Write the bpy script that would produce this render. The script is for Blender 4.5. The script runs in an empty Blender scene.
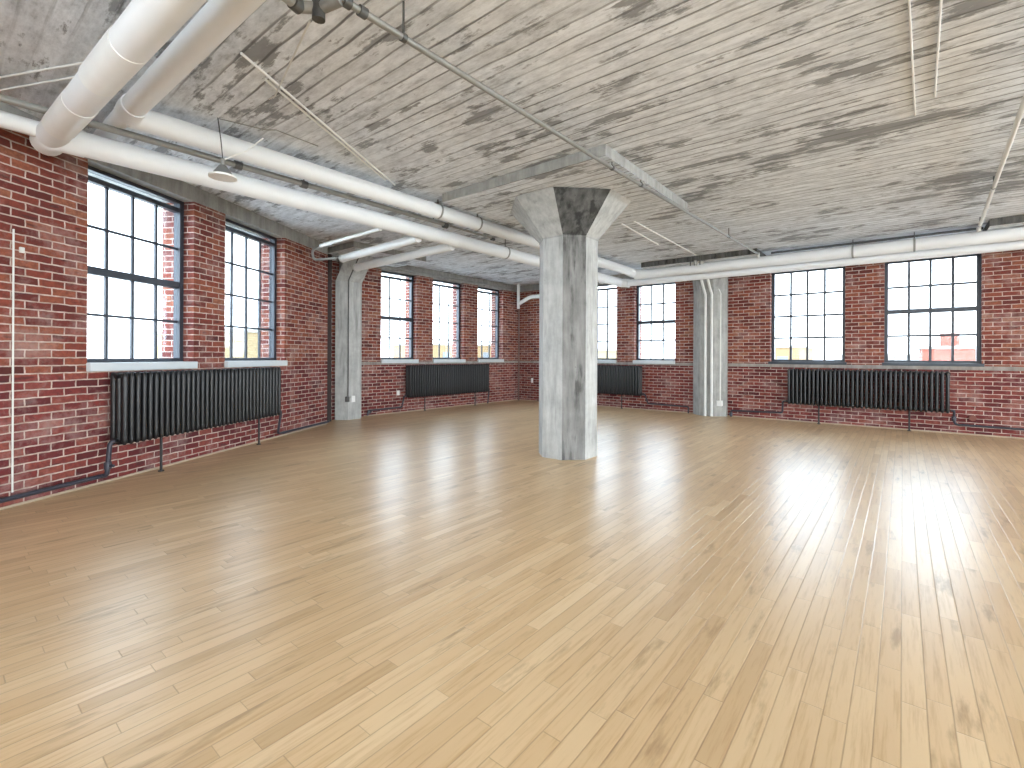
import bpy, bmesh, math, random
from mathutils import Vector, Matrix
random.seed(7)
C = bpy.context.scene.collection
sc = bpy.context.scene
PI = math.pi

# ------------------------------------------------------------------ camera
YAW = 0.6822
cd = bpy.data.cameras.new('camera'); cam = bpy.data.objects.new('camera', cd); C.objects.link(cam)
cd.sensor_width = 36; cd.lens = 480.875 / 1024 * 36; cd.shift_y = -27.8 / 1024; cd.clip_end = 500; cd.clip_start = .05
cam.matrix_world = Matrix.Translation((0, 0, 1.35)) @ Matrix.Rotation(YAW, 4, 'Z') @ Matrix.Rotation(PI / 2, 4, 'X') @ Matrix.Rotation(.0046, 4, 'Z')
sc.camera = cam
sc.view_settings.view_transform = 'Standard'; sc.view_settings.look = 'None'
sc.view_settings.gamma = 1; sc.view_settings.use_curve_mapping = False
sc.view_settings.exposure = 2.62

# ------------------------------------------------------------------ world: bright overcast sky
w = bpy.data.worlds.new('sky'); sc.world = w; w.use_nodes = True
nt = w.node_tree; nt.nodes.clear()
wo = nt.nodes.new('ShaderNodeOutputWorld'); bg = nt.nodes.new('ShaderNodeBackground')
tc = nt.nodes.new('ShaderNodeTexCoord'); sep = nt.nodes.new('ShaderNodeSeparateXYZ'); rp = nt.nodes.new('ShaderNodeValToRGB')
nt.links.new(tc.outputs['Generated'], sep.inputs[0]); nt.links.new(sep.outputs['Z'], rp.inputs[0])
rp.color_ramp.elements[0].position = 0.0; rp.color_ramp.elements[0].color = (.92, .96, 1, 1)
rp.color_ramp.elements[1].position = .5; rp.color_ramp.elements[1].color = (.79, .895, 1, 1)
nt.links.new(rp.outputs[0], bg.inputs[0]); nt.links.new(bg.outputs[0], wo.inputs[0])
bg.inputs[1].default_value = 3.2

# ------------------------------------------------------------------ node helpers
def newmat(name):
    m = bpy.data.materials.new(name); m.use_nodes = True
    n = m.node_tree; b = n.nodes['Principled BSDF']
    return m, n, b
def N(n, t, **kw):
    x = n.nodes.new('ShaderNode' + t)
    for k, v in kw.items(): setattr(x, k, v)
    return x
def L(n, a, b): n.links.new(a, b)
def math_(n, op, a, b=None, c=None, clamp=False):
    x = N(n, 'Math', operation=op); x.use_clamp = clamp
    for i, v in enumerate((a, b, c)):
        if v is None: continue
        if hasattr(v, 'links'): L(n, v, x.inputs[i])
        else: x.inputs[i].default_value = v
    return x.outputs[0]
def mixc(n, f, a, b, bt='MIX'):
    x = N(n, 'Mix', data_type='RGBA', blend_type=bt)
    for s, v in ((x.inputs[0], f), (x.inputs[6], a), (x.inputs[7], b)):
        if hasattr(v, 'links'): L(n, v, s)
        elif isinstance(v, (int, float)): s.default_value = v
        else: s.default_value = (*v, 1) if len(v) == 3 else v
    return x.outputs[2]
def ramp(n, f, stops):
    x = N(n, 'ValToRGB'); L(n, f, x.inputs[0]); e = x.color_ramp.elements
    while len(e) < len(stops): e.new(.5)
    for el, (p, c) in zip(e, stops):
        el.position = p; el.color = (c, c, c, 1) if isinstance(c, (int, float)) else (*c, 1)
    return x.outputs[0]
def noise(n, vec, scale, detail=4, rough=.55, dims='3D'):
    x = N(n, 'TexNoise', noise_dimensions=dims); x.inputs['Scale'].default_value = scale
    x.inputs['Detail'].default_value = detail; x.inputs['Roughness'].default_value = rough
    if vec is not None: L(n, vec, x.inputs['Vector'])
    return x.outputs['Fac']
def mapping(n, vec, scale=(1, 1, 1), loc=(0, 0, 0), rot=(0, 0, 0)):
    x = N(n, 'Mapping'); L(n, vec, x.inputs[0])
    x.inputs['Scale'].default_value = scale; x.inputs['Location'].default_value = loc; x.inputs['Rotation'].default_value = rot
    return x.outputs[0]
def bump(n, b, hgt, strength=.3, dist=.01):
    x = N(n, 'Bump'); x.inputs['Strength'].default_value = strength; x.inputs['Distance'].default_value = dist
    L(n, hgt, x.inputs['Height']); L(n, x.outputs[0], b.inputs['Normal'])
def plain(name, col, rough=.5, metal=0, spec=.5, mott=.06, scale=8):
    m, n, b = newmat(name)
    t = N(n, 'TexCoord').outputs['Object']
    f = noise(n, t, scale, 4)
    c = mixc(n, f, [max(0, v * (1 - mott)) for v in col], [min(1, v * (1 + mott)) for v in col])
    L(n, c, b.inputs['Base Color']); b.inputs['Roughness'].default_value = rough
    b.inputs['Metallic'].default_value = metal; b.inputs['Specular IOR Level'].default_value = spec
    return m

# ------------------------------------------------------------------ materials
def brick_mat():
    m, n, b = newmat('red_brick')
    uv = N(n, 'UVMap', uv_map='UVMap').outputs[0]
    # slight waviness of the courses
    wob = N(n, 'TexNoise'); wob.inputs['Scale'].default_value = 11; wob.inputs['Detail'].default_value = 5; L(n, uv, wob.inputs['Vector'])
    add = N(n, 'VectorMath', operation='MULTIPLY_ADD'); L(n, wob.outputs['Color'], add.inputs[0]); add.inputs[1].default_value = (.020, .016, 0); L(n, uv, add.inputs[2])
    br = N(n, 'TexBrick'); L(n, add.outputs[0], br.inputs['Vector'])
    br.offset = .5; br.squash = 1; br.inputs['Scale'].default_value = 1
    br.inputs['Brick Width'].default_value = .222; br.inputs['Row Height'].default_value = .0735
    br.inputs['Mortar Size'].default_value = .0075; br.inputs['Mortar Smooth'].default_value = .35; br.inputs['Bias'].default_value = 0
    br.inputs['Color1'].default_value = (0, 0, 0, 1); br.inputs['Color2'].default_value = (1, 1, 1, 1); br.inputs['Mortar'].default_value = (.5, .5, .5, 1)
    rnd = N(n, 'SeparateColor'); L(n, br.outputs['Color'], rnd.inputs[0])
    big = noise(n, uv, 1.1, 4)
    fine = noise(n, uv, 60, 5, .7)
    base = ramp(n, math_(n, 'MULTIPLY_ADD', big, .5, math_(n, 'MULTIPLY_ADD', rnd.outputs[0], .75, -.15)),
                [(0, (.075, .016, .016)), (.3, (.155, .030, .026)), (.55, (.235, .052, .036)), (.8, (.30, .095, .056)), (1, (.33, .175, .12))])
    base = mixc(n, math_(n, 'MULTIPLY', ramp(n, noise(n, uv, 24, 6, .7), [(.38, 1), (.62, 0)]), .55), base, (.085, .03, .026), 'MIX')
    # a few sooty bricks, white bloom patches
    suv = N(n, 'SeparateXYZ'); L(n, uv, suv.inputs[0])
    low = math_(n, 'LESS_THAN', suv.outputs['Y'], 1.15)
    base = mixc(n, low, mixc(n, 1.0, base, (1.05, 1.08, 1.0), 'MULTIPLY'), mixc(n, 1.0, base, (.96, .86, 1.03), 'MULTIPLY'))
    soot = ramp(n, noise(n, mapping(n, uv, (4.5, 13, 1)), 1, 1), [(.30, 1), (.36, 0)])
    base = mixc(n, math_(n, 'MULTIPLY', soot, .55), base, (.05, .025, .025))
    bloom = ramp(n, noise(n, uv, 2.3, 8, .72), [(.50, 0), (.68, 1)])
    base = mixc(n, math_(n, 'MULTIPLY', bloom, .5), base, (.42, .30, .28))
    mort = ramp(n, noise(n, uv, 9, 4), [(.3, (.30, .215, .18)), (.7, (.62, .505, .445))])
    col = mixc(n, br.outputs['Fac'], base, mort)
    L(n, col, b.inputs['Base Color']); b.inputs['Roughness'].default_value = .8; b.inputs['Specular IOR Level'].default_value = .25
    hgt = math_(n, 'MULTIPLY_ADD', br.outputs['Fac'], -1, math_(n, 'MULTIPLY', fine, .35))
    bump(n, b, hgt, .6, .008)
    return m
BRICK = brick_mat()

def ceiling_mat():
    m, n, b = newmat('whitewashed_board_formed_concrete')
    P = N(n, 'TexCoord').outputs['Object']
    sp = N(n, 'SeparateXYZ'); L(n, P, sp.inputs[0])
    wav = noise(n, P, 1.2, 2)
    y = math_(n, 'MULTIPLY_ADD', wav, .05, sp.outputs['Y'])
    row = math_(n, 'FLOOR', math_(n, 'DIVIDE', y, .135))
    fr = math_(n, 'FRACT', math_(n, 'DIVIDE', y, .135))
    wn = N(n, 'TexWhiteNoise', noise_dimensions='1D'); L(n, row, wn.inputs['W'])
    edge = math_(n, 'MINIMUM', fr, math_(n, 'SUBTRACT', 1, fr))
    st = mapping(n, P, (.9, 6.5, 1))
    s1 = noise(n, st, 1.5, 8, .68)
    cb = N(n, 'CombineXYZ'); L(n, math_(n, 'MULTIPLY_ADD', sp.outputs['X'], .8, math_(n, 'MULTIPLY', wn.outputs[0], 60)), cb.inputs[0]); L(n, row, cb.inputs[1])
    s2 = noise(n, cb.outputs[0], 1.6, 5, .65)                  # breaks along each board
    big = noise(n, P, .55, 3)
    patch = noise(n, mapping(n, P, (.8, 1.6, 1)), 2.0, 9, .68)
    # dark joints between boards, broken up along their length and of varying strength
    jw = math_(n, 'MULTIPLY_ADD', s2, .16, -.045)                 # joint half width varies
    ln = N(n, 'MapRange'); ln.clamp = True; L(n, math_(n, 'SUBTRACT', edge, jw), ln.inputs[0]); ln.inputs[1].default_value = 0; ln.inputs[2].default_value = .05; ln.inputs[3].default_value = 1; ln.inputs[4].default_value = 0
    ln = math_(n, 'MULTIPLY', ln.outputs[0], ramp(n, noise(n, cb.outputs[0], .9, 3), [(.38, .3), (.58, 1)]))
    ln = math_(n, 'MULTIPLY', ln, ramp(n, math_(n, 'MULTIPLY_ADD', sp.outputs['X'], .25, math_(n, 'MULTIPLY_ADD', big, 1.2, .95)), [(.25, .15), (.6, 1)]))
    # bare grey concrete where the whitewash has come off
    sc_ = math_(n, 'ADD', math_(n, 'MULTIPLY', s1, .42), math_(n, 'MULTIPLY_ADD', s2, .20, math_(n, 'MULTIPLY', patch, .52)))
    sc_ = math_(n, 'ADD', sc_, math_(n, 'MULTIPLY', big, .30))
    exp_ = ramp(n, sc_, [(.748, 0), (.785, 1)])
    mot = noise(n, mapping(n, P, (1, 2.2, 1)), 7, 8, .72)
    tone = ramp(n, math_(n, 'MULTIPLY_ADD', s1, .5, math_(n, 'MULTIPLY', mot, .5)), [(.36, (.40, .42, .45)), (.45, (.64, .67, .71)), (.57, (.85, .885, .93))])
    tone = mixc(n, math_(n, 'MULTIPLY', wn.outputs[0], .20), tone, (.42, .425, .43))
    col = mixc(n, math_(n, 'MULTIPLY', exp_, .8), tone, (.185, .19, .20))
    col = mixc(n, math_(n, 'MULTIPLY', ln, .85), col, (.12, .122, .127))
    spots = ramp(n, noise(n, mapping(n, P, (1, 2, 1)), 8, 3, .6), [(.25, 1), (.29, 0)])
    col = mixc(n, math_(n, 'MULTIPLY', spots, .7), col, (.12, .12, .122))
    L(n, col, b.inputs['Base Color']); b.inputs['Roughness'].default_value = .85; b.inputs['Specular IOR Level'].default_value = .2
    hh = math_(n, 'SUBTRACT', math_(n, 'MULTIPLY', wn.outputs[0], .5), math_(n, 'ADD', ln, math_(n, 'MULTIPLY', exp_, .6)))
    hh = math_(n, 'ADD', hh, math_(n, 'MULTIPLY', patch, .8))
    bump(n, b, hh, .5, .012)
    return m
CEIL = ceiling_mat()

def floor_mat():
    m, n, b = newmat('maple_plank_floor')
    P = N(n, 'TexCoord').outputs['Object']
    sp = N(n, 'SeparateXYZ'); L(n, P, sp.inputs[0])
    W = .077
    xr = math_(n, 'DIVIDE', sp.outputs['X'], W); row = math_(n, 'FLOOR', xr); fx = math_(n, 'FRACT', xr)
    w1 = N(n, 'TexWhiteNoise', noise_dimensions='1D'); L(n, row, w1.inputs['W'])
    ln = math_(n, 'MULTIPLY_ADD', w1.outputs[0], .5, .55)
    yy = math_(n, 'DIVIDE', math_(n, 'ADD', sp.outputs['Y'], math_(n, 'MULTIPLY', w1.outputs[0], 37.7)), ln)
    brd = math_(n, 'FLOOR', yy); fy = math_(n, 'FRACT', yy)
    cb = N(n, 'CombineXYZ'); L(n, row, cb.inputs[0]); L(n, brd, cb.inputs[1])
    w2 = N(n, 'TexWhiteNoise', noise_dimensions='2D'); L(n, cb.outputs[0], w2.inputs['Vector'])
    r = w2.outputs['Value']
    # grain
    gv = N(n, 'CombineXYZ'); L(n, math_(n, 'MULTIPLY', sp.outputs['X'], 24), gv.inputs[0]); L(n, math_(n, 'MULTIPLY', sp.outputs['Y'], 1.4), gv.inputs[1]); L(n, math_(n, 'MULTIPLY', r, 50), gv.inputs[2])
    gr = noise(n, gv.outputs[0], 2.2, 7, .62)
    col = ramp(n, r, [(0, (.63, .425, .228)), (.12, (.67, .458, .25)), (.5, (.71, .495, .277)), (.85, (.75, .538, .312)), (1, (.78, .575, .345))])
    g2 = ramp(n, gr, [(.30, (.66, .54, .42)), (.50, (.97, .96, .95)), (.75, (1, 1, 1))])
    col = mixc(n, .55, col, mixc(n, 1.0, col, g2, 'MULTIPLY'))
    # dark mineral streaks on some boards
    cb2 = N(n, 'CombineXYZ'); L(n, math_(n, 'MULTIPLY', sp.outputs['X'], 9), cb2.inputs[0]); L(n, math_(n, 'MULTIPLY', sp.outputs['Y'], 1.7), cb2.inputs[1]); L(n, math_(n, 'MULTIPLY', r, 80), cb2.inputs[2])
    mk = ramp(n, noise(n, cb2.outputs[0], 1.3, 5, .6), [(.57, 0), (.70, 1)])
    pick = math_(n, 'GREATER_THAN', N_frac(n, r), .45)
    col = mixc(n, math_(n, 'MULTIPLY', math_(n, 'MULTIPLY', mk, pick), .6), col, (.30, .18, .085))
    dark = math_(n, 'LESS_THAN', r, .022)
    col = mixc(n, math_(n, 'MULTIPLY', dark, .12), col, (.33, .20, .10))
    # worn zones (broad tonal drift)
    zone = ramp(n, noise(n, mapping(n, P, (1, .6, 1)), .5, 3), [(.35, .84), (.65, .98)])
    col = mixc(n, 1.0, col, zone, 'MULTIPLY')
    # gaps
    ex = math_(n, 'MULTIPLY', math_(n, 'MINIMUM', fx, math_(n, 'SUBTRACT', 1, fx)), W)
    ey = math_(n, 'MULTIPLY', math_(n, 'MINIMUM', fy, math_(n, 'SUBTRACT', 1, fy)), 1.1)
    gap = math_(n, 'MAXIMUM', ramp(n, ex, [(.0008, 1), (.0022, 0)]), ramp(n, ey, [(.0010, 1), (.0028, 0)]))
    col = mixc(n, math_(n, 'MULTIPLY', gap, .5), col, (.20, .11, .05))
    L(n, col, b.inputs['Base Color'])
    rg = math_(n, 'MULTIPLY_ADD', gr, .10, .27)
    L(n, rg, b.inputs['Roughness']); b.inputs['Specular IOR Level'].default_value = .46; b.inputs['Specular Tint'].default_value = (1, .90, .74, 1)
    tilt = math_(n, 'MULTIPLY', math_(n, 'SUBTRACT', fx, .5), math_(n, 'SUBTRACT', r, .5))
    hh = math_(n, 'ADD', math_(n, 'MULTIPLY', gap, -1), math_(n, 'ADD', math_(n, 'MULTIPLY', gr, .12), math_(n, 'MULTIPLY', tilt, .15)))
    bump(n, b, hh, .35, .002)
    return m
def N_frac(n, r): return math_(n, 'FRACT', math_(n, 'MULTIPLY', r, 17.3))
FLOOR = floor_mat()

def concrete(name, lo, hi, streak=.5, dark=(.07, .07, .066), dk=.5, thr=.60):
    m, n, b = newmat(name)
    P = N(n, 'TexCoord').outputs['Object']
    s1 = noise(n, mapping(n, P, (7, 7, 1.1)), 1.6, 7, .62)
    s2 = noise(n, P, 3.5, 8, .7)
    f = math_(n, 'ADD', math_(n, 'MULTIPLY', s1, streak), math_(n, 'MULTIPLY', s2, 1 - streak))
    col = ramp(n, f, [(.32, lo), (.62, hi)])
    st = ramp(n, math_(n, 'MULTIPLY_ADD', noise(n, mapping(n, P, (5, 5, .8), (3, 1, 0)), 1.4, 6, .6), .75, math_(n, 'MULTIPLY', s2, .25)), [(thr - .04, 0), (thr + .05, 1)])
    col = mixc(n, math_(n, 'MULTIPLY', st, dk), col, dark)
    hol = ramp(n, noise(n, P, 26, 2), [(.22, 1), (.27, 0)])
    col = mixc(n, math_(n, 'MULTIPLY', hol, .5), col, dark)
    L(n, col, b.inputs['Base Color']); b.inputs['Roughness'].default_value = .85; b.inputs['Specular IOR Level'].default_value = .2
    bump(n, b, math_(n, 'SUBTRACT', math_(n, 'ADD', s2, math_(n, 'MULTIPLY', s1, .5)), math_(n, 'MULTIPLY', hol, .6)), .5, .01)
    return m
CONC = concrete('pale_concrete', (.27, .272, .262), (.52, .522, .505), dk=.35)
CONCD = concrete('stained_shaded_concrete', (.12, .119, .115), (.26, .258, .25), streak=.65, dk=.75, dark=(.035, .035, .033), thr=.56)  # stain streaks plus painted-in shade for the column's room-facing chamfer
CONCK = concrete('shade_toned_concrete', (.045, .045, .043), (.145, .143, .137), streak=.7, dk=.8, dark=(.02, .02, .02), thr=.54)  # darker copy with shade painted in, for wall drop panels and capital face
CONCM = concrete('grey_concrete', (.22, .22, .21), (.42, .42, .40), dk=.3)
PIPEW = plain('cream_white_pipe_jacket', (.78, .79, .80), .55, spec=.3, mott=.05, scale=3)
WHITE = plain('white_enamel', (.80, .80, .78), .4)
STEELG = plain('dull_grey_steel', (.30, .30, .285), .5, .3, mott=.3)
STEELD = plain('dark_steel', (.10, .10, .098), .45, .4, mott=.35)
PALEST = plain('white_painted_steel', (.66, .66, .63), .5, mott=.12)
IRON = plain('black_cast_iron', (.007, .007, .0075), .42, 0, .5, mott=.3)
PIPEK = plain('blue_black_pipe', (.035, .035, .048), .45)
FRAME = plain('blue_black_window_frame', (.030, .037, .050), .4)
SILLP = plain('pale_blue_grey_sill', (.56, .60, .62), .45)
SILLC = concrete('weathered_sill_concrete', (.19, .17, .155), (.38, .345, .31), dk=.35)
PLAST = plain('white_plaster', (.78, .77, .74), .8, mott=.04, scale=2)
GREYP = plain('mid_grey_paint', (.42, .42, .41), .6)

def glass_mat(name, tint):
    m = bpy.data.materials.new(name); m.use_nodes = True; n = m.node_tree; n.nodes.clear()
    o = N(n, 'OutputMaterial'); mx = N(n, 'MixShader'); tr = N(n, 'BsdfTransparent'); gl = N(n, 'BsdfGlossy'); lw = N(n, 'LayerWeight')
    tr.inputs[0].default_value = (*tint, 1); gl.inputs['Roughness'].default_value = .02; lw.inputs[0].default_value = .25
    L(n, math_(n, 'MULTIPLY', lw.outputs['Fresnel'], .5), mx.inputs[0]); L(n, tr.outputs[0], mx.inputs[1]); L(n, gl.outputs[0], mx.inputs[2]); L(n, mx.outputs[0], o.inputs[0])
    return m
GLASS = glass_mat('tinted_window_glass', (.72, .765, .80)); CLEAR = glass_mat('clear_window_glass', (.97, .98, .98))

# ------------------------------------------------------------------ mesh helpers
def obj(name, bm, mats, parent=None, smooth=False, recalc=True):
    if recalc: bmesh.ops.recalc_face_normals(bm, faces=bm.faces)
    me = bpy.data.meshes.new(name); bm.to_mesh(me); bm.free()
    for mm in (mats if isinstance(mats, (list, tuple)) else [mats]): me.materials.append(mm)
    if smooth:
        for p in me.polygons: p.use_smooth = True
        me.set_sharp_from_angle(angle=math.radians(40))
    o = bpy.data.objects.new(name, me); C.objects.link(o)
    if parent: o.parent = parent
    return o
def new(): return bmesh.new()
def box(bm, a, b, bev=0, M=None, mi=0):
    x0, y0, z0 = a; x1, y1, z1 = b
    vs = [bm.verts.new(p) for p in ((x0, y0, z0), (x1, y0, z0), (x1, y1, z0), (x0, y1, z0), (x0, y0, z1), (x1, y0, z1), (x1, y1, z1), (x0, y1, z1))]
    fs = [bm.faces.new([vs[i] for i in f]) for f in ((3, 2, 1, 0), (4, 5, 6, 7), (0, 1, 5, 4), (1, 2, 6, 5), (2, 3, 7, 6), (3, 0, 4, 7))]
    for f in fs: f.material_index = mi
    if bev:
        es = list({e for f in fs for e in f.edges})
        r = bmesh.ops.bevel(bm, geom=es, offset=bev, segments=2, affect='EDGES', profile=.6)
        vs = list({v for v in vs if v.is_valid} | {v for f in r['faces'] for v in f.verts})
    if M is not None: bmesh.ops.transform(bm, matrix=M, verts=vs)
    return vs
def fillet(pts, rad, seg=6):
    pts = [Vector(p) for p in pts]
    if rad <= 0 or len(pts) < 3: return pts
    out = [pts[0]]
    for i in range(1, len(pts) - 1):
        a, b, c = pts[i - 1], pts[i], pts[i + 1]
        u = (a - b); v = (c - b); d = min(rad, u.length * .49, v.length * .49)
        p0 = b + u.normalized() * d; p1 = b + v.normalized() * d
        for k in range(seg + 1):
            t = k / seg; out.append(p0 * (1 - t) ** 2 + b * 2 * t * (1 - t) + p1 * t * t)
    out.append(pts[-1]); return out
def tube(bm, pts, r, seg=12, bend=0, caps=True):
    P = fillet(pts, bend); n = len(P)
    rr = r if isinstance(r, (list, tuple)) else [r] * n
    T = []
    for i in range(n):
        t = (P[min(i + 1, n - 1)] - P[max(i - 1, 0)])
        T.append(t.normalized())
    up = Vector((0, 0, 1)) if abs(T[0].z) < .9 else Vector((1, 0, 0))
    nrm = (up - T[0] * up.dot(T[0])).normalized(); rings = []
    for i in range(n):
        nrm = (nrm - T[i] * nrm.dot(T[i])).normalized(); bi = T[i].cross(nrm)
        rings.append([bm.verts.new(P[i] + (nrm * math.cos(a) + bi * math.sin(a)) * rr[i]) for a in [2 * PI * k / seg for k in range(seg)]])
    for i in range(n - 1):
        for k in range(seg):
            bm.faces.new((rings[i][k], rings[i][(k + 1) % seg], rings[i + 1][(k + 1) % seg], rings[i + 1][k]))
    if caps:
        bm.faces.new(rings[0][::-1]); bm.faces.new(rings[-1])
def prism(bm, poly0, z0, poly1, z1, mi=None, caps=True):
    a = [bm.verts.new((x, y, z0)) for x, y in poly0]; b = [bm.verts.new((x, y, z1)) for x, y in poly1]; n = len(a)
    for k in range(n):
        f = bm.faces.new((a[k], a[(k + 1) % n], b[(k + 1) % n], b[k]))
        if mi: f.material_index = mi[k]
    if caps: bm.faces.new(a[::-1]); bm.faces.new(b)
def thing(name, label, cat, loc=(0, 0, 0), rotz=0, group=None):
    o = bpy.data.objects.new(name, None); C.objects.link(o); o.location = loc; o.rotation_euler = (0, 0, rotz); o.empty_display_size = .1
    o['label'] = label; o['category'] = cat
    if group: o['group'] = group
    return o
def tag(o, label, cat, group=None):
    o['label'] = label; o['category'] = cat
    if group: o['group'] = group
    return o
def struct(o, label=None, cat=None):
    o['kind'] = 'structure'
    if label: o['label'] = label
    if cat: o['category'] = cat
    return o

# ------------------------------------------------------------------ layout constants (metres)
HC = 3.53                       # ceiling
D1 = Vector((-.51113, .85950, 0)); N1 = Vector((.85950, .51113, 0)); O1 = Vector((-4.27852, -2.54436, 0))
X2 = -9.27; Y3 = 11.694; XR = 8.6; T1A, T1B = -4.6, 8.85
Z0, Z1 = 1.25, 3.33            # window opening
TH = .46                       # wall thickness
def frameM(O, d, outward):      # local x along wall, local y outward, z up
    return Matrix(((d.x, outward.x, 0, O.x), (d.y, outward.y, 0, O.y), (0, 0, 1, 0), (0, 0, 0, 1)))
M1 = frameM(O1, D1, -N1)
M2 = frameM(Vector((X2, 0, 0)), Vector((0, 1, 0)), Vector((-1, 0, 0)))
M3 = frameM(Vector((0, Y3, 0)), Vector((1, 0, 0)), Vector((0, 1, 0)))
PB = O1 + D1 * T1A                                        # back corner on wall left
YB = PB.y
M4 = frameM(Vector((XR, 0, 0)), Vector((0, 1, 0)), Vector((1, 0, 0)))
M5 = frameM(Vector((0, YB, 0)), Vector((1, 0, 0)), Vector((0, -1, 0)))

def wall(name, M, t0, t1, openings, mats, z1=Z1, zt=HC, label=None, Z0=Z0):
    """openings: (a,b) between Z0 and Z1. brick below z1, concrete beam above (material 1)"""
    bm = new(); uvl = bm.loops.layers.uv.new('UVMap')
    def quad(ps, uvs, mi=0):
        f = bm.faces.new([bm.verts.new(M @ Vector(p)) for p in ps]); f.material_index = mi
        for lp, uv in zip(f.loops, uvs): lp[uvl].uv = uv
    ts = sorted({t0, t1, *[v for o in openings for v in o]})
    for a, b in zip(ts, ts[1:]):
        op = any(o[0] <= a + 1e-6 and b - 1e-6 <= o[1] for o in openings)
        for (za, zb, mi) in ((0, Z0, 0), (Z0, z1, 0), (z1, zt, 1)):
            if op and za == Z0: continue
            for y in (0, TH):
                quad([(a, y, za), (b, y, za), (b, y, zb), (a, y, zb)], [(a, za), (b, za), (b, zb), (a, zb)], mi)
    for a, b in openings:
        for t in (a, b):
            quad([(t, 0, Z0), (t, TH, Z0), (t, TH, z1), (t, 0, z1)], [(t, Z0), (t + TH, Z0), (t + TH, z1), (t, z1)])
        quad([(a, 0, Z0), (b, 0, Z0), (b, TH, Z0), (a, TH, Z0)], [(a, 0), (b, 0), (b, TH), (a, TH)])
        quad([(a, 0, z1), (b, 0, z1), (b, TH, z1), (a, TH, z1)], [(a, 0), (b, 0), (b, TH), (a, TH)], 1)
    for t in (t0, t1):
        quad([(t, 0, 0), (t, TH, 0), (t, TH, zt), (t, 0, zt)], [(0, 0), (TH, 0), (TH, zt), (0, zt)])
    for z in (0, zt):
        quad([(t0, 0, z), (t1, 0, z), (t1, TH, z), (t0, TH, z)], [(t0, 0), (t1, 0), (t1, TH), (t0, TH)])
    bmesh.ops.remove_doubles(bm, verts=bm.verts, dist=1e-5)
    o = obj(name, bm, mats)
    return struct(o, label)

ZL = .12
OP1 = [(-3.9, -2.3), (-1.7, -.35), (.25, 1.6), (4.205, 5.555), (6.105, 7.47)]
OP2 = [(6.655, 7.707), (8.22, 9.34), (9.88, 10.963)]
OP3 = [(-6.97, -5.916), (-5.416, -4.34), (-2.246, -.897), (-.278, 1.076), (3.2, 4.55), (5.2, 6.55)]
OP4 = [(-5.9, -3.3), (-3.0, -.4), (-.1, 2.5), (2.8, 5.4), (5.7, 8.3), (8.6, 11.2)]  # out-of-view openings enlarged to bring in fill daylight
OP5 = [(-1.6, .8), (1.1, 3.5), (3.8, 6.2), (6.5, 8.4)]  # openings behind the camera, likewise added for fill daylight
wall('wall_left', M1, T1A, T1B, OP1, [BRICK, CONCM], label='long exposed red brick wall on the left')
wall('wall_back_left', M2, 4.75, Y3, OP2, [BRICK, CONCM], label='red brick wall beyond the concrete pilaster')
wall('wall_back', M3, X2 - TH, XR, OP3, [BRICK, CONCM], label='red brick wall across the far end')
wall('wall_right', M4, YB, Y3, OP4, [PLAST, PLAST], Z0=ZL, label='white wall out of frame right')
wall('wall_front', M5, PB.x, XR, OP5, [PLAST, PLAST], Z0=.95, label='white wall behind the camera')

# room outline for floor / slab
E1 = O1 + D1 * T1B
out = [(PB.x - .02, YB), (XR, YB), (XR, Y3), (X2, Y3), (X2, 4.75), (E1.x, 4.9), (E1.x, E1.y)]
big_out = [(PB.x - .5, YB - TH), (XR + TH, YB - TH), (XR + TH, Y3 + TH), (X2 - TH, Y3 + TH), (X2 - TH, 4.6), (E1.x - .45, E1.y - .3)]
bm = new(); prism(bm, big_out, -.12, big_out, 0); struct(obj('floor', bm, FLOOR), 'pale maple strip floor')
bm = new(); prism(bm, big_out, HC, big_out, HC + .25)
CEI = struct(obj('ceiling', bm, CEIL), 'whitewashed board-formed concrete ceiling')
# drop panels above the columns
HP = HC - .115
def drop(x0, y0, x1, y1, side=None):
    bm = new(); box(bm, (x0, y0, HP), (x1, y1, HC + .01))
    for f in bm.faces:
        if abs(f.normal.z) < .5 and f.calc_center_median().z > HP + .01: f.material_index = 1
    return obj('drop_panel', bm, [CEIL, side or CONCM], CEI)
CX, CY = -3.59, 5.64
drop(CX - 1.22, CY - 1.22, CX + 1.22, CY + 1.22)
drop(-4.71, 10.53, -2.27, Y3, CONCK); drop(1.05, 10.53, 3.45, Y3, CONCK); drop(X2, 5.2, X2 + 1.15, 7.0)  # sides of the far wall panels carry their shade in the colour

bm = new(); box(bm, (-9.34, 4.5, 0), (-9.12, 4.84, HC)); struct(obj('trim_4', bm, CONCM), 'added filler blocking the light gap between the two left walls')  # unseen block added to stop daylight leaking between the walls
# concrete sill bands
def trim(name, M, a, b, z0=1.14, z1=1.21, d=.022, mat=SILLC):
    bm = new(); box(bm, (a, -d, z0), (b, 0, z1), .004, M); return struct(obj(name, bm, mat), 'weathered concrete sill band in the brickwork')
trim('trim_1', M2, 6.1, 11.69); trim('trim_2', M3, X2 + .03, -3.87); trim('trim_3', M3, -3.11, XR)
# shallow brick footing course edge: a thin quarter strip along the walls
for i, (M, a, b) in enumerate(((M1, T1A, T1B - .02), (M2, 6.2, Y3 - .02), (M3, X2 + .02, XR - .02))):
    bm = new(); box(bm, (a, -.018, 0), (b, 0, .022), .004, M)
    struct(obj('baseboard_' + ('left', 'back_left', 'back')[i], bm, plain('shoe_moulding_%d' % i, (.42, .33, .24), .6)), 'thin shoe moulding along the floor')

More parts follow.
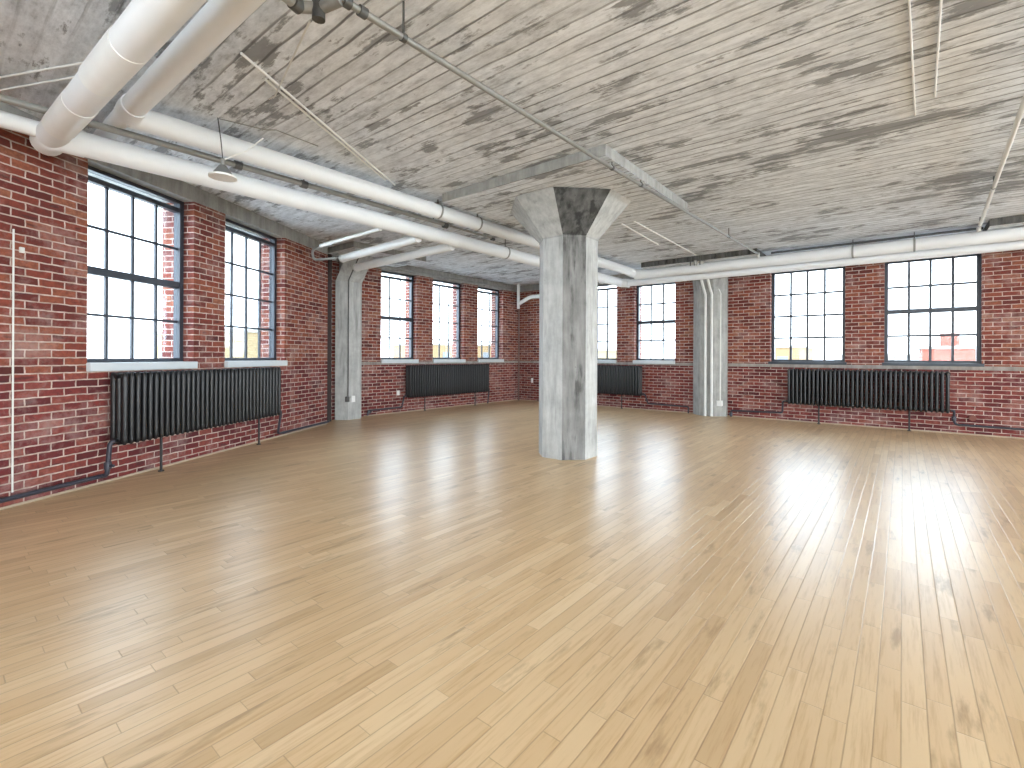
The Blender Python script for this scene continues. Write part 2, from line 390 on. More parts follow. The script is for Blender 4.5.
# ------------------------------------------------------------------ windows
wi = 0
def window(M, a, b, cols, rail, sill='pale', desc='', Z0=Z0):
    """opening a..b along wall; frame recessed"""
    global wi; wi += 1
    w_ = bpy.data.objects.new('window_%d' % wi, None); C.objects.link(w_); struct(w_, desc or 'unseen tall sash window added for fill daylight')
    w_.matrix_world = M @ Matrix.Translation((a, 0, 0)); wd = b - a
    y0, y1 = .15, .24; fs = .058
    bm = new()
    box(bm, (0, y0, Z0), (fs, y1, Z1)); box(bm, (wd - fs, y0, Z0), (wd, y1, Z1))
    box(bm, (fs, y0, Z1 - .04), (wd - fs, y1, Z1)); box(bm, (fs, y0, Z0), (wd - fs, y1, Z0 + .055))
    box(bm, (fs, y0 + .005, Z1 - .155), (wd - fs, y1 - .005, Z1 - .10))
    obj('window_frame', bm, FRAME, w_)
    bm = new(); g0, g1 = Z0 + .055, Z1 - .155; n = cols; gm = .021 if M is M3 else .015
    for k in range(1, n):
        x = fs + (wd - 2 * fs) * k / n; box(bm, (x - gm, y0 + .032, g0), (x + gm, y1 - .03, g1))
    for k in range(1, 4):
        if rail and k == 2: continue
        z = g0 + (g1 - g0) * k / 4; box(bm, (fs, y0 + .034, z - gm), (wd - fs, y1 - .032, z + gm))
    obj('glazing_bars', bm, FRAME, w_)
    if rail:
        bm = new(); z = (g0 + g1) / 2; box(bm, (fs, y0 + .004, z - .042), (wd - fs, y1 - .004, z + .042), .004); obj('meeting_rail', bm, FRAME, w_)
    bm = new(); box(bm, (fs * .8, .196, Z0 + .03), (wd - fs * .8, .200, Z1 - .02)); obj('glass', bm, CLEAR if Z0 < 1 else GLASS, w_)
    if sill:
        bm = new()
        if sill == 'pale': box(bm, (-.01, -.055, Z0 - .075), (wd + .01, 0, Z0 + .012), .006); box(bm, (0.001, 0, Z0), (wd - .001, y0, Z0 + .012))
        else: box(bm, (-.03, -.03, Z0 - .045), (wd + .03, 0, Z0 + .012), .006); box(bm, (0.001, 0, Z0), (wd - .001, y0, Z0 + .012))
        obj('window_sill', bm, SILLP if sill == 'pale' else FRAME, w_)
    # portal to help sample the daylight (emits nothing itself)
    ld = bpy.data.lights.new('window_portal', 'AREA'); ld.shape = 'RECTANGLE'; ld.size = wd; ld.size_y = Z1 - Z0; ld.cycles.is_portal = True
    lo = bpy.data.objects.new('window_portal', ld); C.objects.link(lo)
    inward = -(M.to_3x3() @ Vector((0, 1, 0)))
    pos = M @ Vector(((a + b) / 2, TH + .01, (Z0 + Z1) / 2))
    lo.rotation_euler = inward.to_track_quat('-Z', 'Y').to_euler(); lo.location = pos
for i, (a, b) in enumerate(OP1): window(M1, a, b, 4, i in (3,), 'pale', desc='tall sash window in the left brick wall')
for i, (a, b) in enumerate(OP2): window(M2, a, b, 3, i == 0, 'pale', desc='narrow sash window in the far left brick wall')
for i, (a, b) in enumerate(OP3): window(M3, a, b, 3 if i < 2 else 4, i in (1, 3), 'pale' if i < 2 else 'dark', desc='sash window in the far brick wall')
for a, b in OP4: window(M4, a, b, 4, True, None, Z0=ZL)
for a, b in OP5: window(M5, a, b, 4, True, None, Z0=.95)

# ------------------------------------------------------------------ columns
def octa(cx, cy, R, s):   # R half across flats, s half side ; starts at -Y face going counter-clockwise
    return [(cx - s, cy - R), (cx + s, cy - R), (cx + R, cy - s), (cx + R, cy + s), (cx + s, cy + R), (cx - s, cy + R), (cx - R, cy + s), (cx - R, cy - s)]
col = thing('concrete_column', 'freestanding octagonal concrete column with flared capital, standing in the middle of the wooden floor', 'column', (CX, CY, 0))
mi = [0, 1, 0, 0, 0, 0, 0, 0]  # room-facing face takes the stained, shade-darkened material
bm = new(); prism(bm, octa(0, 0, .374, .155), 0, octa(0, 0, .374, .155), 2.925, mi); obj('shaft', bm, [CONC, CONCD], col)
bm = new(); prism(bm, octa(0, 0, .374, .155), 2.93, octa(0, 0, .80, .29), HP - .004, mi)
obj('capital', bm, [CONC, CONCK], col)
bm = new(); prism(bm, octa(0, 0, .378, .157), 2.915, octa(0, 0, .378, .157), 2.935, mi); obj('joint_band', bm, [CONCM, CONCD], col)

def wallcol(name, label, cx, cy, top, mats=None):
    c = thing(name, label, 'column', (cx, cy, 0))
    p = octa(0, 0, .374, .155)
    bm = new(); prism(bm, p, 0, p, 2.90); obj('shaft', bm, CONCM, c)
    bm = new(); prism(bm, p, 2.90, top, HP - .004); obj('capital', bm, CONCM, c)
    return c
P0 = octa(0, 0, .374, .155)
c2 = thing('concrete_column', 'concrete pilaster with bracket capital where the left wall bends, beside a thin dark conduit', 'column', (-9.2, 5.7, 0))
PP = [(.01, -.24), (.20, -.05), (.20, .22), (.15, .30), (-.3, .30), (-.3, -.05)]
bm = new(); prism(bm, PP, 0, PP, 2.90); obj('shaft', bm, CONC, c2)
bm = new(); prism(bm, PP, 2.90, [(x + (.42 if x > 0 else 0), y) for x, y in PP], HP - .004); obj('capital', bm, CONC, c2)
bm = new(); tube(bm, [(-9.12, 5.27, 0), (-9.12, 5.27, 3.5)], .06, 14); tag(obj('riser_pipe', bm, plain('recess_shade_black', (.035, .022, .02), .7), None, True), 'dark upright added as shade in the recess left of the wall pilaster', 'pipe')  # dark pipe added so the recess reads as deep shade
c3 = wallcol('concrete_column', 'grey concrete column against the far wall with three conduits running down it', -3.49, 11.75, [(x, y - (.15 if y < -.1 else 0)) for x, y in P0])

# ------------------------------------------------------------------ insulated pipes
LR, UR = .105, .098
def sleeve(parent, p, d, r, ln=.05, name='pipe_band', mat=PIPEW):
    p = Vector(p); d = Vector(d).normalized(); bm = new(); tube(bm, [p - d * ln / 2, p + d * ln / 2], r, 20); return obj(name, bm, mat, parent, True)
lp = thing('insulated_pipe', 'thick cream-white pipe crossing the upper left corner and turning to run above the window heads', 'pipe', (-5.55, .69, 3.18))
def rel(o, pts): return [Vector(p) - Vector(o.location) for p in pts]
bm = new(); tube(bm, rel(lp, [(-1.2, .88, 3.18), (-5.55, .69, 3.18), (-5.52, 11.4, 3.215), (-2, 11.4, 3.225)][:2]), .103, 24); obj('near_run', bm, PIPEW, lp, True)
bm = new(); tube(bm, rel(lp, [(-5.75, .69, 3.18), (-5.55, .69, 3.18), (-5.55, .90, 3.18)]), .112, 24, .12); obj('elbow', bm, PIPEW, lp, True)
bm = new(); tube(bm, rel(lp, [(-5.55, .72, 3.18), (-5.53, 11.13, 3.215)]), LR, 24); obj('long_run', bm, PIPEW, lp, True)
bm = new(); tube(bm, rel(lp, [(-5.53, 10.93, 3.215), (-5.53, 11.13, 3.205), (-5.3, 11.13, 3.185)]), .108, 20, .14); obj('elbow', bm, PIPEW, lp, True)
bm = new(); tube(bm, rel(lp, [(-5.50, 11.13, 3.185), (XR - .1, 11.13, 3.18)]), .085, 20); obj('far_wall_run', bm, PIPEW, lp, True)
bm = new(); tube(bm, rel(lp, [(-5.55, .8, 3.2), (-5.56, -.2, 3.23)]), .065, 20); obj('branch_run', bm, PIPEW, lp, True)
for x in (-4.95, -3.85): sleeve(lp, Vector((x, .715 + (x + 5) * .04, 3.18)) - lp.location, (1, .045, 0), .107, .62, 'insulation_jacket', WHITE)
for y in (2.9, 5.4, 8.2, 10.2): sleeve(lp, Vector((-5.545, y, 3.19)) - lp.location, (0, 1, 0), .109, .05)
for x in (-3.9, -.9, .7): sleeve(lp, Vector((x, 11.13, 3.183)) - lp.location, (1, 0, 0), .089, .05)

up = thing('insulated_pipe', 'second cream-white pipe inside the first, nearer the ceiling, running above it to the far wall', 'pipe', (-5.04, 1.08, 3.36))
bm = new(); tube(bm, rel(up, [(-1.2, 1.16, 3.355), (-5.04, 1.08, 3.355)]), .085, 24); obj('near_run', bm, PIPEW, up, True)
bm = new(); tube(bm, rel(up, [(-4.8, 1.085, 3.355), (-5.04, 1.08, 3.355), (-5.04, 1.32, 3.355)]), .094, 24, .16); obj('elbow', bm, PIPEW, up, True)
bm = new(); tube(bm, rel(up, [(-5.04, 1.1, 3.355), (-5.04, 10.85, 3.375)]), UR, 24); obj('long_run', bm, PIPEW, up, True)
bm = new(); tube(bm, rel(up, [(-5.04, 10.55, 3.372), (-5.04, 10.85, 3.36), (-4.7, 10.85, 3.31)]), .108, 20, .16); obj('elbow', bm, PIPEW, up, True)
bm = new(); tube(bm, rel(up, [(-5.04, 1.08, 3.375), (-6.35, 1.08, 3.40)]), .07, 18); obj('wall_branch', bm, PIPEW, up, True)
bm = new(); tube(bm, rel(up, [(-5.0, 10.85, 3.308), (XR - .1, 10.85, 3.305)]), .105, 20); obj('far_wall_run', bm, PIPEW, up, True)
for y in (4.4, 6.9, 9.3): sleeve(up, Vector((-5.04, y, 3.37)) - up.location, (0, 1, 0), .102, .05)
for x in (-2.9, -1.0, .9): sleeve(up, Vector((x, 10.85, 3.306)) - up.location, (1, 0, 0), .109, .05)

# dark steam line between the two
dp = thing('steel_pipe', 'dark grey steel pipe between the two thick white pipes on the left', 'pipe', (-5.3, .2, 3.29))
bm = new(); tube(bm, rel(dp, [(-5.3, .2, 3.285), (-5.3, 4.95, 3.31)]), .030, 14); obj('pipe_run', bm, STEELG, dp, True)
bm = new(); tube(bm, rel(dp, [(-5.3, 4.95, 3.31), (-5.3, 6.0, 3.31)]), .017, 12); obj('thin_run', bm, STEELG, dp, True)
for y in (2.05, 2.75, 4.93, 6.0):
    sleeve(dp, Vector((-5.3, y, 3.295)) - dp.location, (0, 1, 0), .042 if y < 5.5 else .026, .07, 'coupling', STEELD)
bm = new(); tube(bm, rel(dp, [(-5.3, 2.75, 3.295), (-5.3, 2.75, HC)]), .008, 6); obj('hanger_rod', bm, STEELD, dp)
bm = new(); tube(bm, rel(dp, [(-5.3, 4.7, 3.31), (-5.3, 4.7, HC)]), .008, 6); obj('hanger_rod', bm, STEELD, dp)

# ------------------------------------------------------------------ sprinkler line on the right of the column
sp = thing('sprinkler_pipe', 'thin grey sprinkler pipe running diagonally under the ceiling past the central column', 'pipe', (-2.39, 1.45, 3.3))
S = [(-2.39, 1.45, 3.30), (-2.40, 4.6, 3.352), (-2.23, 10.50, 3.40)]
def Sp(y):
    for a, b in zip(S, S[1:]):
        if y <= b[1]: t = (y - a[1]) / (b[1] - a[1]); return Vector(a).lerp(Vector(b), t)
bm = new(); tube(bm, rel(sp, S), .021, 14); obj('pipe_run', bm, PALEST if False else plain('galvanised_pipe', (.27, .27, .26), .42, .35, mott=.25), sp, True)
for y in (1.87, 4.62, 5.3, 8.6):
    p = Sp(y); bm = new(); tube(bm, rel(sp, [p, (p.x, p.y, HC if y < 4.45 or y > 6.9 or p.x > CX + 1.22 else HP)]), .007, 8)
    obj('hanger_rod', bm, STEELD, sp, True)
    sleeve(sp, p - sp.location, (0, 1, 0), .027, .03, 'clamp', STEELD)
for y in (1.48, 1.58): sleeve(sp, Sp(y) - sp.location, (0, 1, 0), .031, .045, 'coupling', STEELD)
bm = new(); tube(bm, rel(sp, [(-2.23, 10.47, 3.42), (-2.23, 10.5, 3.33)]), .026, 12); obj('end_elbow', bm, PALEST, sp, True)
sm = thing('sprinkler_pipe', 'dark sprinkler main with a tee fitting at the top edge of the view', 'pipe', (-2.5, 1.3, 3.3))
bm = new(); tube(bm, rel(sm, [(-2.41, .55, 3.30), (-2.63, 1.33, 3.30)]), .032, 14); obj('pipe_run', bm, STEELG, sm, True)
sleeve(sm, Vector((-2.62, 1.31, 3.3)) - sm.location, (-.3, 1, 0), .042, .05, 'coupling', STEELD)
bm = new(); tube(bm, rel(sm, [(-2.63, 1.33, 3.30), (-2.56, 1.42, 3.31), (-2.39, 1.45, 3.30)]), .032, 14, .03); obj('tee_fitting', bm, STEELG, sm, True)
bm = new(); tube(bm, rel(sm, [(-2.56, 1.41, 3.24), (-2.56, 1.41, 3.38)]), .036, 14); obj('tee_branch', bm, STEELD, sm, True)
bm = new(); tube(bm, rel(sm, [(-2.63, 1.33, 3.28), (-2.63, 1.33, HC)]), .006, 8); obj('hanger_rod', bm, PALEST, sm)
bm = new(); tube(bm, [(-2.64, 1.40, 3.26), (-3.94, 1.80, 3.44), (-4.18, 1.86, HC - .008)], .006, 8)
tag(obj('brace_wire', bm, PALEST, None, True), 'pale slanting brace rod from the sprinkler tee to the ceiling', 'rod')

rs = thing('sprinkler_pipe', 'white sprinkler pipe at the upper right edge running to the far wall', 'pipe', (.8, 4, 3.4))
bm = new(); tube(bm, rel(rs, [(.70, 4.2, 3.4), (.93, 10.6, 3.4)]), .021, 12); obj('pipe_run', bm, PALEST, rs, True)
for y in (8.1, 10.3):
    x = .70 + (y - 4.2) * .0359; bm = new(); tube(bm, rel(rs, [(x, y, 3.39), (x, y, HC)]), .007, 8); obj('hanger_rod', bm, STEELD, rs)
    sleeve(rs, Vector((x, y, 3.4)) - rs.location, (0, 1, 0), .027, .03, 'clamp', STEELG)
bm = new(); tube(bm, rel(rs, [(.93, 10.6, 3.44), (.93, 10.6, 3.36)]), .027, 12); obj('end_elbow', bm, PALEST, rs, True)

# white conduits fixed to the ceiling
def conduit(pts, label, r=.009, name='ceiling_conduit', mat=WHITE):
    bm = new(); tube(bm, pts, r, 8); return tag(obj(name, bm, mat, None, True), label, 'conduit')
zc = HC - .010
conduit([(-3.70, 1.45, zc), (-5.02, 3.80, zc)], 'white conduit slanting across the ceiling on the left, upper of a pair', .010)
conduit([(-3.90, 1.70, zc), (-4.97, 3.62, zc)], 'white conduit slanting across the ceiling on the left, lower of a pair', .010)
conduit([(-5.9, .2, zc), (-4.62, .82, zc)], 'short white conduit on the ceiling in the top left corner, upper one', .008)
conduit([(-5.9, .35, zc), (-4.95, .80, zc)], 'short white conduit on the ceiling in the top left corner, lower one', .008)
conduit([(.02, 3.7, zc), (.08, 5.6, zc)], 'thin white conduit on the ceiling at upper right, the longer left one', .007)
conduit([(.17, 3.7, zc), (.20, 5.3, zc)], 'thin white conduit on the ceiling at upper right, the shorter right one', .007)
zp = HC - .010
conduit([(-3.34, 6.95, zp), (-3.42, 10.4, zp)], 'white conduit on the ceiling behind the central column, right one', .012)
conduit([(-3.55, 6.95, zp), (-3.68, 9.0, zp)], 'white conduit on the ceiling behind the central column, left one', .012)

# valve assembly above the far wall column
va = thing('sprinkler_valve', 'small cluster of valve and fittings above the far wall column', 'valve', (-3.45, 10.45, 3.36))
bm = new(); tube(bm, [(0, 0, -.05), (0, 0, .055)], .03, 12); obj('valve_body', bm, STEELG, va, True)
bm = new(); tube(bm, [(-.16, .03, 0), (.16, .03, 0)], .022, 12); obj('pipe_stub', bm, PALEST, va, True)
bm = new(); tube(bm, [(.1, -.01, -.05), (.1, -.01, .055)], .012, 10); obj('nipple', bm, STEELD, va, True)
bm = new(); tube(bm, [(-.1, -.01, -.05), (-.1, -.01, .055)], .012, 10); obj('nipple', bm, STEELD, va, True)

bm = new(); tube(bm, [(-2.1, 11.0, 3.49), (1.02, 11.0, 3.49)], .022, 10)
tag(obj('steel_pipe', bm, STEELD, None, True), 'thin dark pipe tight under the ceiling behind the far wall white pipes', 'pipe')
# hangers of the upper pipe
def hanger(x, y, z, r, label, axis='y'):
    t = thing('pipe_hanger', label, 'hanger', (x, y, z))
    bm = new(); n = 20
    for k in range(n):
        a0, a1 = 2 * PI * k / n, 2 * PI * (k + 1) / n
        for (ra, rb) in ((r, r + .006),):
            ps = []
            for a, rr in ((a0, ra), (a1, ra), (a1, rb), (a0, rb)):
                ps.append((math.cos(a) * rr, math.sin(a) * rr))
            vs = []
            for w_ in (-.015, .015):
                vs.append([bm.verts.new((p[0], w_, p[1]) if axis == 'y' else (w_, p[0], p[1])) for p in ps])
            for q in range(4): bm.faces.new((vs[0][q], vs[0][(q + 1) % 4], vs[1][(q + 1) % 4], vs[1][q]))
    obj('ring_clamp', bm, STEELG, t, True)
    bm = new(); tube(bm, [(0, 0, r + .004), (0, 0, HC - z)], .007, 8); obj('rod', bm, STEELD, t, True)
    return t
hanger(-5.04, 4.55, 3.367, .101, 'ring hanger on the upper white pipe, the one left of centre')
hanger(-5.04, 5.35, 3.369, .101, 'ring hanger on the upper white pipe, nearest the central column')
hanger(-.72, 10.85, 3.306, .112, 'ring hanger on the far wall pipes above the left wide window', 'x')
hanger(.15, 10.85, 3.306, .112, 'ring hanger on the far wall pipes above the right wide window', 'x')
hanger(-5.53, 6.6, 3.2, .108, 'ring hanger on the lower white pipe beyond the bright branches')

# branch pipes running from the lower pipe to the wall at the bend
def branch(pts, r, label, mat=WHITE, extra=None):
    t = thing('branch_pipe', label, 'pipe', pts[0]); bm = new(); tube(bm, rel(t, pts), r, 16); obj('pipe_run', bm, mat, t, True)
    sleeve(t, Vector(pts[1]) - Vector(pts[0]), Vector(pts[1]) - Vector(pts[0]), r * 1.15, .04, 'end_collar', PALEST); return t
branch([(-5.66, 4.05, 3.12), (-7.23, 4.05, 3.11)], .026, 'thin bright white branch pipe left of the wall pilaster, nearest of three')
branch([(-5.66, 4.72, 3.12), (-7.75, 4.75, 3.08)], .066, 'white branch pipe above the wall pilaster, middle of three')
branch([(-5.66, 5.42, 3.13), (-8.35, 5.42, 3.08)], .072, 'white branch pipe above the wall pilaster, farthest of three')
bm = new(); tube(bm, [(-7.4, 4.33, 3.20), (-8.05, 4.33, 3.20), (-8.12, 4.4, 3.04), (-7.55, 4.5, 3.02)], .022, 10, .1)
tag(obj('steel_pipe', bm, STEELG, None, True), 'grey looping pipe beside the wall pilaster capital', 'pipe')

bm = new(); tube(bm, [(-9.05, 6.25, 3.36), (-9.05, 11.2, 3.36)], .022, 10)
tag(obj('steel_pipe', bm, STEELG, None, True), 'thin grey pipe along the concrete beam above the three narrow windows', 'pipe')
# drain stub in the far corner
dr = thing('drain_pipe', 'white drain pipe with elbow hanging in the far corner', 'pipe', (-9.0, 11.35, 3.0))
bm = new(); tube(bm, rel(dr, [(-6.9, 11.35, 3.10), (-8.55, 11.35, 3.10), (-8.98, 11.35, 2.92)]), .055, 16, .12); obj('pipe_run', bm, WHITE, dr, True)
bm = new(); tube(bm, rel(dr, [(-8.98, 11.35, HC - .003), (-8.98, 11.35, 2.78)]), .045, 16); obj('vertical_stub', bm, PIPEW, dr, True)
bm = new(); tube(bm, [(-9.12, 11.56, 0), (-9.12, 11.56, HC)], .022, 10); tag(obj('riser_pipe', bm, plain('brown_riser', (.16, .10, .085), .6), None, True), 'thin brownish riser pipe in the far room corner', 'pipe')

# ------------------------------------------------------------------ pendant lamp
pl = thing('pendant_lamp', 'small grey pendant lamp with a white disc rim hanging under the left pipes', 'lamp', (-4.83, 1.74, 2.98))
bm = new()
prof = [(.012, .11), (.03, .10), (.05, .07), (.075, .035), (.085, 0), (.078, 0)]
for (r0, z0), (r1, z1) in zip(prof, prof[1:]):
    for k in range(24):
        a0, a1 = 2 * PI * k / 24, 2 * PI * (k + 1) / 24
        bm.faces.new([bm.verts.new((r * math.cos(a), r * math.sin(a), z)) for r, z, a in ((r0, z0, a0), (r0, z0, a1), (r1, z1, a1), (r1, z1, a0))])
bmesh.ops.remove_doubles(bm, verts=bm.verts, dist=1e-5); obj('lamp_shade', bm, plain('dark_lamp_grey', (.16, .16, .155), .5), pl, True)
bm = new(); tube(bm, [(0, 0, -.012), (0, 0, .004)], .115, 28); obj('rim', bm, WHITE, pl, True)
bm = new(); tube(bm, [(0, 0, .10), (0, 0, .16)], .018, 12); obj('socket', bm, STEELG, pl, True)
bm = new(); tube(bm, [(0, 0, .16), (-.05, 0, .36), (-.065, -.02, HC - 2.98)], .005, 8); obj('cord', bm, STEELD, pl, True)
bm = new(); tube(bm, [(0, 0, .15), (.10, .17, .27), (.13, .3, .42)], .007, 8); obj('bracket_arm', bm, WHITE, pl, True)
bm = new(); tube(bm, [(-4.89, 1.72, HC - .008), (-4.78, 2.1, HC - .006), (-4.70, 2.16, HC - .008), (-4.72, 2.6, HC - .008)], .005, 6)
tag(obj('ceiling_wire', bm, STEELG, None, True), 'thin grey wire along the ceiling from the pendant lamp', 'wire')

# ------------------------------------------------------------------ radiators
def section_mesh(H, D, P):
    bm = new()
    ny = 3
    for j in range(ny):
        y = -D / 2 + D * (j + .5) / ny
        seg = 10; rings = []
        prof = [(.0, .45), (.03, .85), (.07, 1), (.5, .92), (.93, 1), (.97, .85), (1, .45)]
        for fz, s in prof:
            rings.append([bm.verts.new((math.cos(2 * PI * k / seg) * P * .36 * s, y + math.sin(2 * PI * k / seg) * D / ny * .47 * s, H * fz)) for k in range(seg)])
        for a, b in zip(rings, rings[1:]):
            for k in range(seg): bm.faces.new((a[k], a[(k + 1) % seg], b[(k + 1) % seg], b[k]))
        bm.faces.new(rings[0][::-1]); bm.faces.new(rings[-1])
    for z in (.045 * H, .955 * H):
        box(bm, (-P * .27, -D * .40, z - .028), (P * .27, D * .40, z + .028), .006)
    for z in (.06 * H, .94 * H):
        tube(bm, [(-P * .5, 0, z), (P * .5, 0, z)], .024, 10)
    bmesh.ops.recalc_face_normals(bm, faces=bm.faces)
    me = bpy.data.meshes.new('radiator_section'); bm.to_mesh(me); bm.free(); me.materials.append(IRON)
    for p in me.polygons: p.use_smooth = True
    me.set_sharp_from_angle(angle=math.radians(45))
    return me
def radiator(M, a, b, z0, z1, off, legs, label):
    """M: wall frame; a..b along the wall, off = gap to the wall"""
    D = .20; n = round((b - a) / .0735); P = (b - a) / n
    r = thing('cast_iron_radiator', label, 'radiator'); r.matrix_world = M @ Matrix.Translation((a, -off - D / 2, 0))
    me = section_mesh(z1 - z0, D, P)
    for k in range(n):
        o = bpy.data.objects.new('section', me); C.objects.link(o); o.parent = r; o.location = (P * (k + .5), 0, z0)
    for t in legs:
        bm = new(); tube(bm, [(t - a, 0, 0), (t - a, 0, z0 + .03)], .014, 10); tube(bm, [(t - a, 0, 0), (t - a, 0, .012)], .032, 12)
        obj('leg', bm, IRON, r, True)
    bm = new()
    tube(bm, [(-.005, 0, z0 + .05), (-.02, 0, z0 + .05)], .03, 12); obj('end_plug', bm, IRON, r, True)
    return r
radiator(M1, 4.37, 7.04, .40, 1.16, .055, (4.92, 6.62), 'long black cast-iron radiator under the two windows of the left wall')
radiator(M2, 7.29, 10.12, .35, 1.125, .055, (7.83, 9.62), 'black cast-iron radiator under the three narrow windows left of the central column')
radiator(M3, -7.6, -5.14, .36, 1.12, .055, (-7.1, -5.68), 'black cast-iron radiator partly hidden by the central column')
radiator(M3, -1.88, .66, .375, 1.115, .055, (-1.32, .10), 'black cast-iron radiator under the two wide windows on the right')

# heating supply pipes
def supply(M, pts, label, valve=None, r=.019):
    t = thing('heating_pipe', label, 'pipe'); bm = new(); Q = [M @ Vector(p) for p in pts]; t.location = Q[0]
    tube(bm, [q - Q[0] for q in Q], r, 10, .04); obj('pipe_run', bm, PIPEK, t, True)
    for p in ([pts[0]] if False else []): pass
    if valve:
        v = M @ Vector(valve) - Q[0]; bm = new(); tube(bm, [v - Vector((0, 0, .035)), v + Vector((0, 0, .035))], .034, 12)
        tube(bm, [v, v + (M.to_3x3() @ Vector((0, -.07, 0)))], .016, 10); obj('valve', bm, PIPEK, t, True)
    return t
supply(M1, [(-3.8, -.06, .12), (4.31, -.06, .09), (4.31, -.12, .10), (4.31, -.155, .44), (4.40, -.155, .45)], 'blue-black heating pipe along the floor at the left end of the left wall radiator', (4.31, -.13, .20), .022)
supply(M1, [(7.09, -.155, .45), (7.16, -.155, .44), (7.16, -.10, .09), (7.30, -.05, .06), (8.82, -.05, .05)], 'dark heating pipe at the right end of the left wall radiator', None)
supply(M2, [(6.25, -.08, .02), (6.27, -.08, .13), (7.19, -.08, .13), (7.20, -.15, .40), (7.28, -.155, .40)], 'dark heating pipe between the wall pilaster and its radiator', (6.30, -.08, .10))
supply(M2, [(10.13, -.155, .40), (10.2, -.155, .40), (10.2, -.10, .0)], 'dark heating pipe at the far end of the three-window radiator')
supply(M3, [(-3.98, -.08, 0), (-3.98, -.08, .16), (-5.0, -.08, .17), (-5.04, -.15, .40), (-5.13, -.155, .41)], 'dark heating pipe left of the far wall column', None)
supply(M3, [(-3.02, -.08, 0), (-3.02, -.08, .14), (-1.99, -.08, .17), (-1.97, -.15, .42), (-1.89, -.155, .43)], 'dark heating pipe right of the far wall column', (-3.02, -.08, .06))
supply(M3, [(.67, -.155, .42), (.71, -.155, .42), (.72, -.08, .20), (.76, -.08, .17), (4.0, -.08, .16)], 'dark heating pipe leaving the right radiator towards the right edge', (.71, -.12, .28))
bm = new(); ring = [(.92, -.02, .28)]
tube(bm, [M3 @ Vector((.96, 0, .30)), M3 @ Vector((.96, -.035, .30))], .05, 16); tag(obj('cleanout_cover', bm, plain('rusty_cap', (.20, .07, .05), .7), None, True), 'round rusty cap on the brick right of the right radiator', 'cover')

# ------------------------------------------------------------------ conduits and boxes
def wbox(M, t, z, w_, h_, d, mat, name, label, y=0):
    bm = new(); box(bm, (t - w_ / 2, y - d, z - h_ / 2), (t + w_ / 2, y, z + h_ / 2), .004, M); return tag(obj(name, bm, mat), label, 'box' if 'box' in name else 'outlet')
bm = new(); tube(bm, [M1 @ Vector((3.555, -.011, .13)), M1 @ Vector((3.555, -.011, 2.45))], .007, 8); tag(obj('wall_conduit', bm, PALEST, None, True), 'thin white conduit running up the left brick wall', 'conduit')
wbox(M1, 3.62, 2.28, .035, .05, .02, PALEST, 'junction_box', 'tiny pale box on the left brick wall beside the conduit')
bm = new(); tube(bm, [(-8.988, 5.64, .47), (-8.988, 5.64, 2.92), (-8.60, 5.64, 3.38)], .012, 8); tag(obj('wall_conduit', bm, STEELD, None, True), 'thin dark conduit down the edge of the wall pilaster', 'conduit')
bm = new(); box(bm, (-9.03, 5.595, .38), (-8.965, 5.66, .49), .004); tag(obj('switch_box', bm, STEELD), 'dark switch box low on the wall pilaster', 'box')
bm = new(); box(bm, (-9.0, 5.70, .37), (-8.955, 5.79, .50), .004); tag(obj('switch_box', bm, WHITE), 'white outlet box low on the wall pilaster', 'box')
wbox(M2, 7.13, .47, .07, .11, .03, WHITE, 'wall_outlet', 'white outlet on brick left of the three-window radiator')
wbox(M3, -8.7, .62, .06, .14, .03, WHITE, 'wall_outlet', 'small white outlet on brick near the far corner')
yf = 11.75 - .374
def ctube(x0, x1, z0, z1, r, label, mat=PALEST, y=yf):
    bm = new(); tube(bm, [(x0, y - r, z0), (x0, y - r, 2.78), (x0 - .03, y - r - .01, 2.88), (x0 - .10, y - r - .13, 3.30)], r, 10); tag(obj('column_conduit', bm, mat, None, True), label, 'conduit')
ctube(-3.51, 0, 0.002, 0, .030, 'left of the three conduits on the far wall column')
ctube(-3.37, 0, 0.002, 0, .030, 'middle of the three conduits on the far wall column')
def ctube2():
    x, y = -3.22, 11.49
    bm = new(); tube(bm, [(x, y, .36), (x, y, 2.8), (x - .04, y - .02, 2.9), (x - .12, y - .14, 3.30)], .016, 10); tag(obj('column_conduit', bm, PALEST, None, True), 'thin right conduit on the far wall column, ending in a white box', 'conduit')
ctube2()
bm = new(); box(bm, (-3.28, 11.42, .24), (-3.17, 11.52, .36), .005); tag(obj('switch_box', bm, WHITE), 'white box low on the far wall column', 'box')

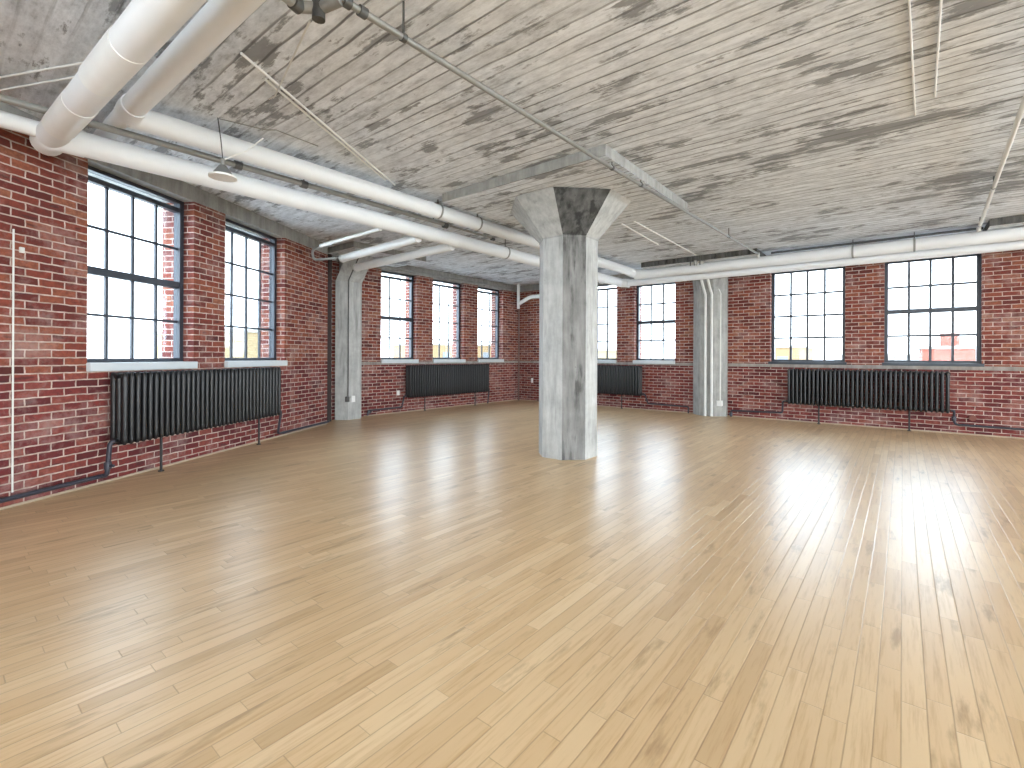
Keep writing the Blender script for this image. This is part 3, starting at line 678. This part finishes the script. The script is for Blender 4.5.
# ------------------------------------------------------------------ outside: ground and distant buildings
GZ = -13
bm = new(); box(bm, (-260, -200, GZ - 1), (200, 300, GZ)); struct(obj('ground', bm, plain('pale_ground', (.5, .49, .46), .9, scale=.05)), 'distant pale ground outside')
def building(cx, cy, wx, wy, top, rot, mat, label, extra=None, floors=4):
    b = thing('building', label, 'building', (cx, cy, GZ), rot, 'buildings outside the windows')
    H = top - GZ
    bm = new(); box(bm, (-wx / 2, -wy / 2, 0), (wx / 2, wy / 2, H)); obj('walls', bm, mat, b)
    bm = new(); box(bm, (-wx / 2 - .15, -wy / 2 - .15, H), (wx / 2 + .15, wy / 2 + .15, H + .25)); obj('parapet', bm, ROOFM, b)
    bm = new(); nx = max(2, int(wx / 3.2))
    for f in range(floors):
        z = H - 2.6 - f * 3.1
        for k in range(nx):
            x = -wx / 2 + wx * (k + .5) / nx
            for s in (-1, 1):
                yy = s * wy / 2; box(bm, (x - .6, yy - .03, z), (x + .6, yy + .03, z + 1.5))
    obj('windows', bm, WINM, b)
    if extra:
        ex, ey, ew, eh = extra; bm = new(); box(bm, (ex - ew / 2, ey - ew / 2, H), (ex + ew / 2, ey + ew / 2, H + eh)); obj('roof_tower', bm, mat, b)
    return b
ROOFM = plain('parapet_stone', (.30, .28, .24), .9, scale=.3); WINM = plain('dark_panes', (.12, .13, .14), .4)
BEIGE = plain('beige_stucco', (.21, .135, .065), .9, scale=.3); CREAM = plain('cream_stucco', (.26, .19, .10), .9, scale=.3)
REDB = plain('far_red_brick', (.20, .055, .035), .9, scale=.5); GREYB = plain('grey_render', (.22, .215, .20), .9, scale=.3)
building(-15.5, 75, 11, 12, 2.6, 0, BEIGE, 'beige flat-roofed building outside the left wide window')
building(-3, 100, 9, 10, 1.7, .1, GREYB, 'low grey building outside between the wide windows')
building(4.6, 64, 6.4, 10, 2.2, 0, REDB, 'red brick building with roof tower outside the right wide window', (-1.2, -3, 1.3, 1.5))
building(-3.2, 66, 5, 8, 1.5, 0, GREYB, 'small pale building left of the red one outside the right wide window')
building(-38, 60, 16, 12, 2.1, .4, CREAM, 'cream building outside the windows beside the central column')
building(-62, 62, 22, 12, 3.1, 1.2, BEIGE, 'beige building outside the three narrow windows')
building(-48, 22, 12, 16, 3.2, .1, CREAM, 'yellowish building outside the second left wall window')
building(-66, 4, 14, 9, 2.2, .1, GREYB, 'pale grey building outside the first left wall window')
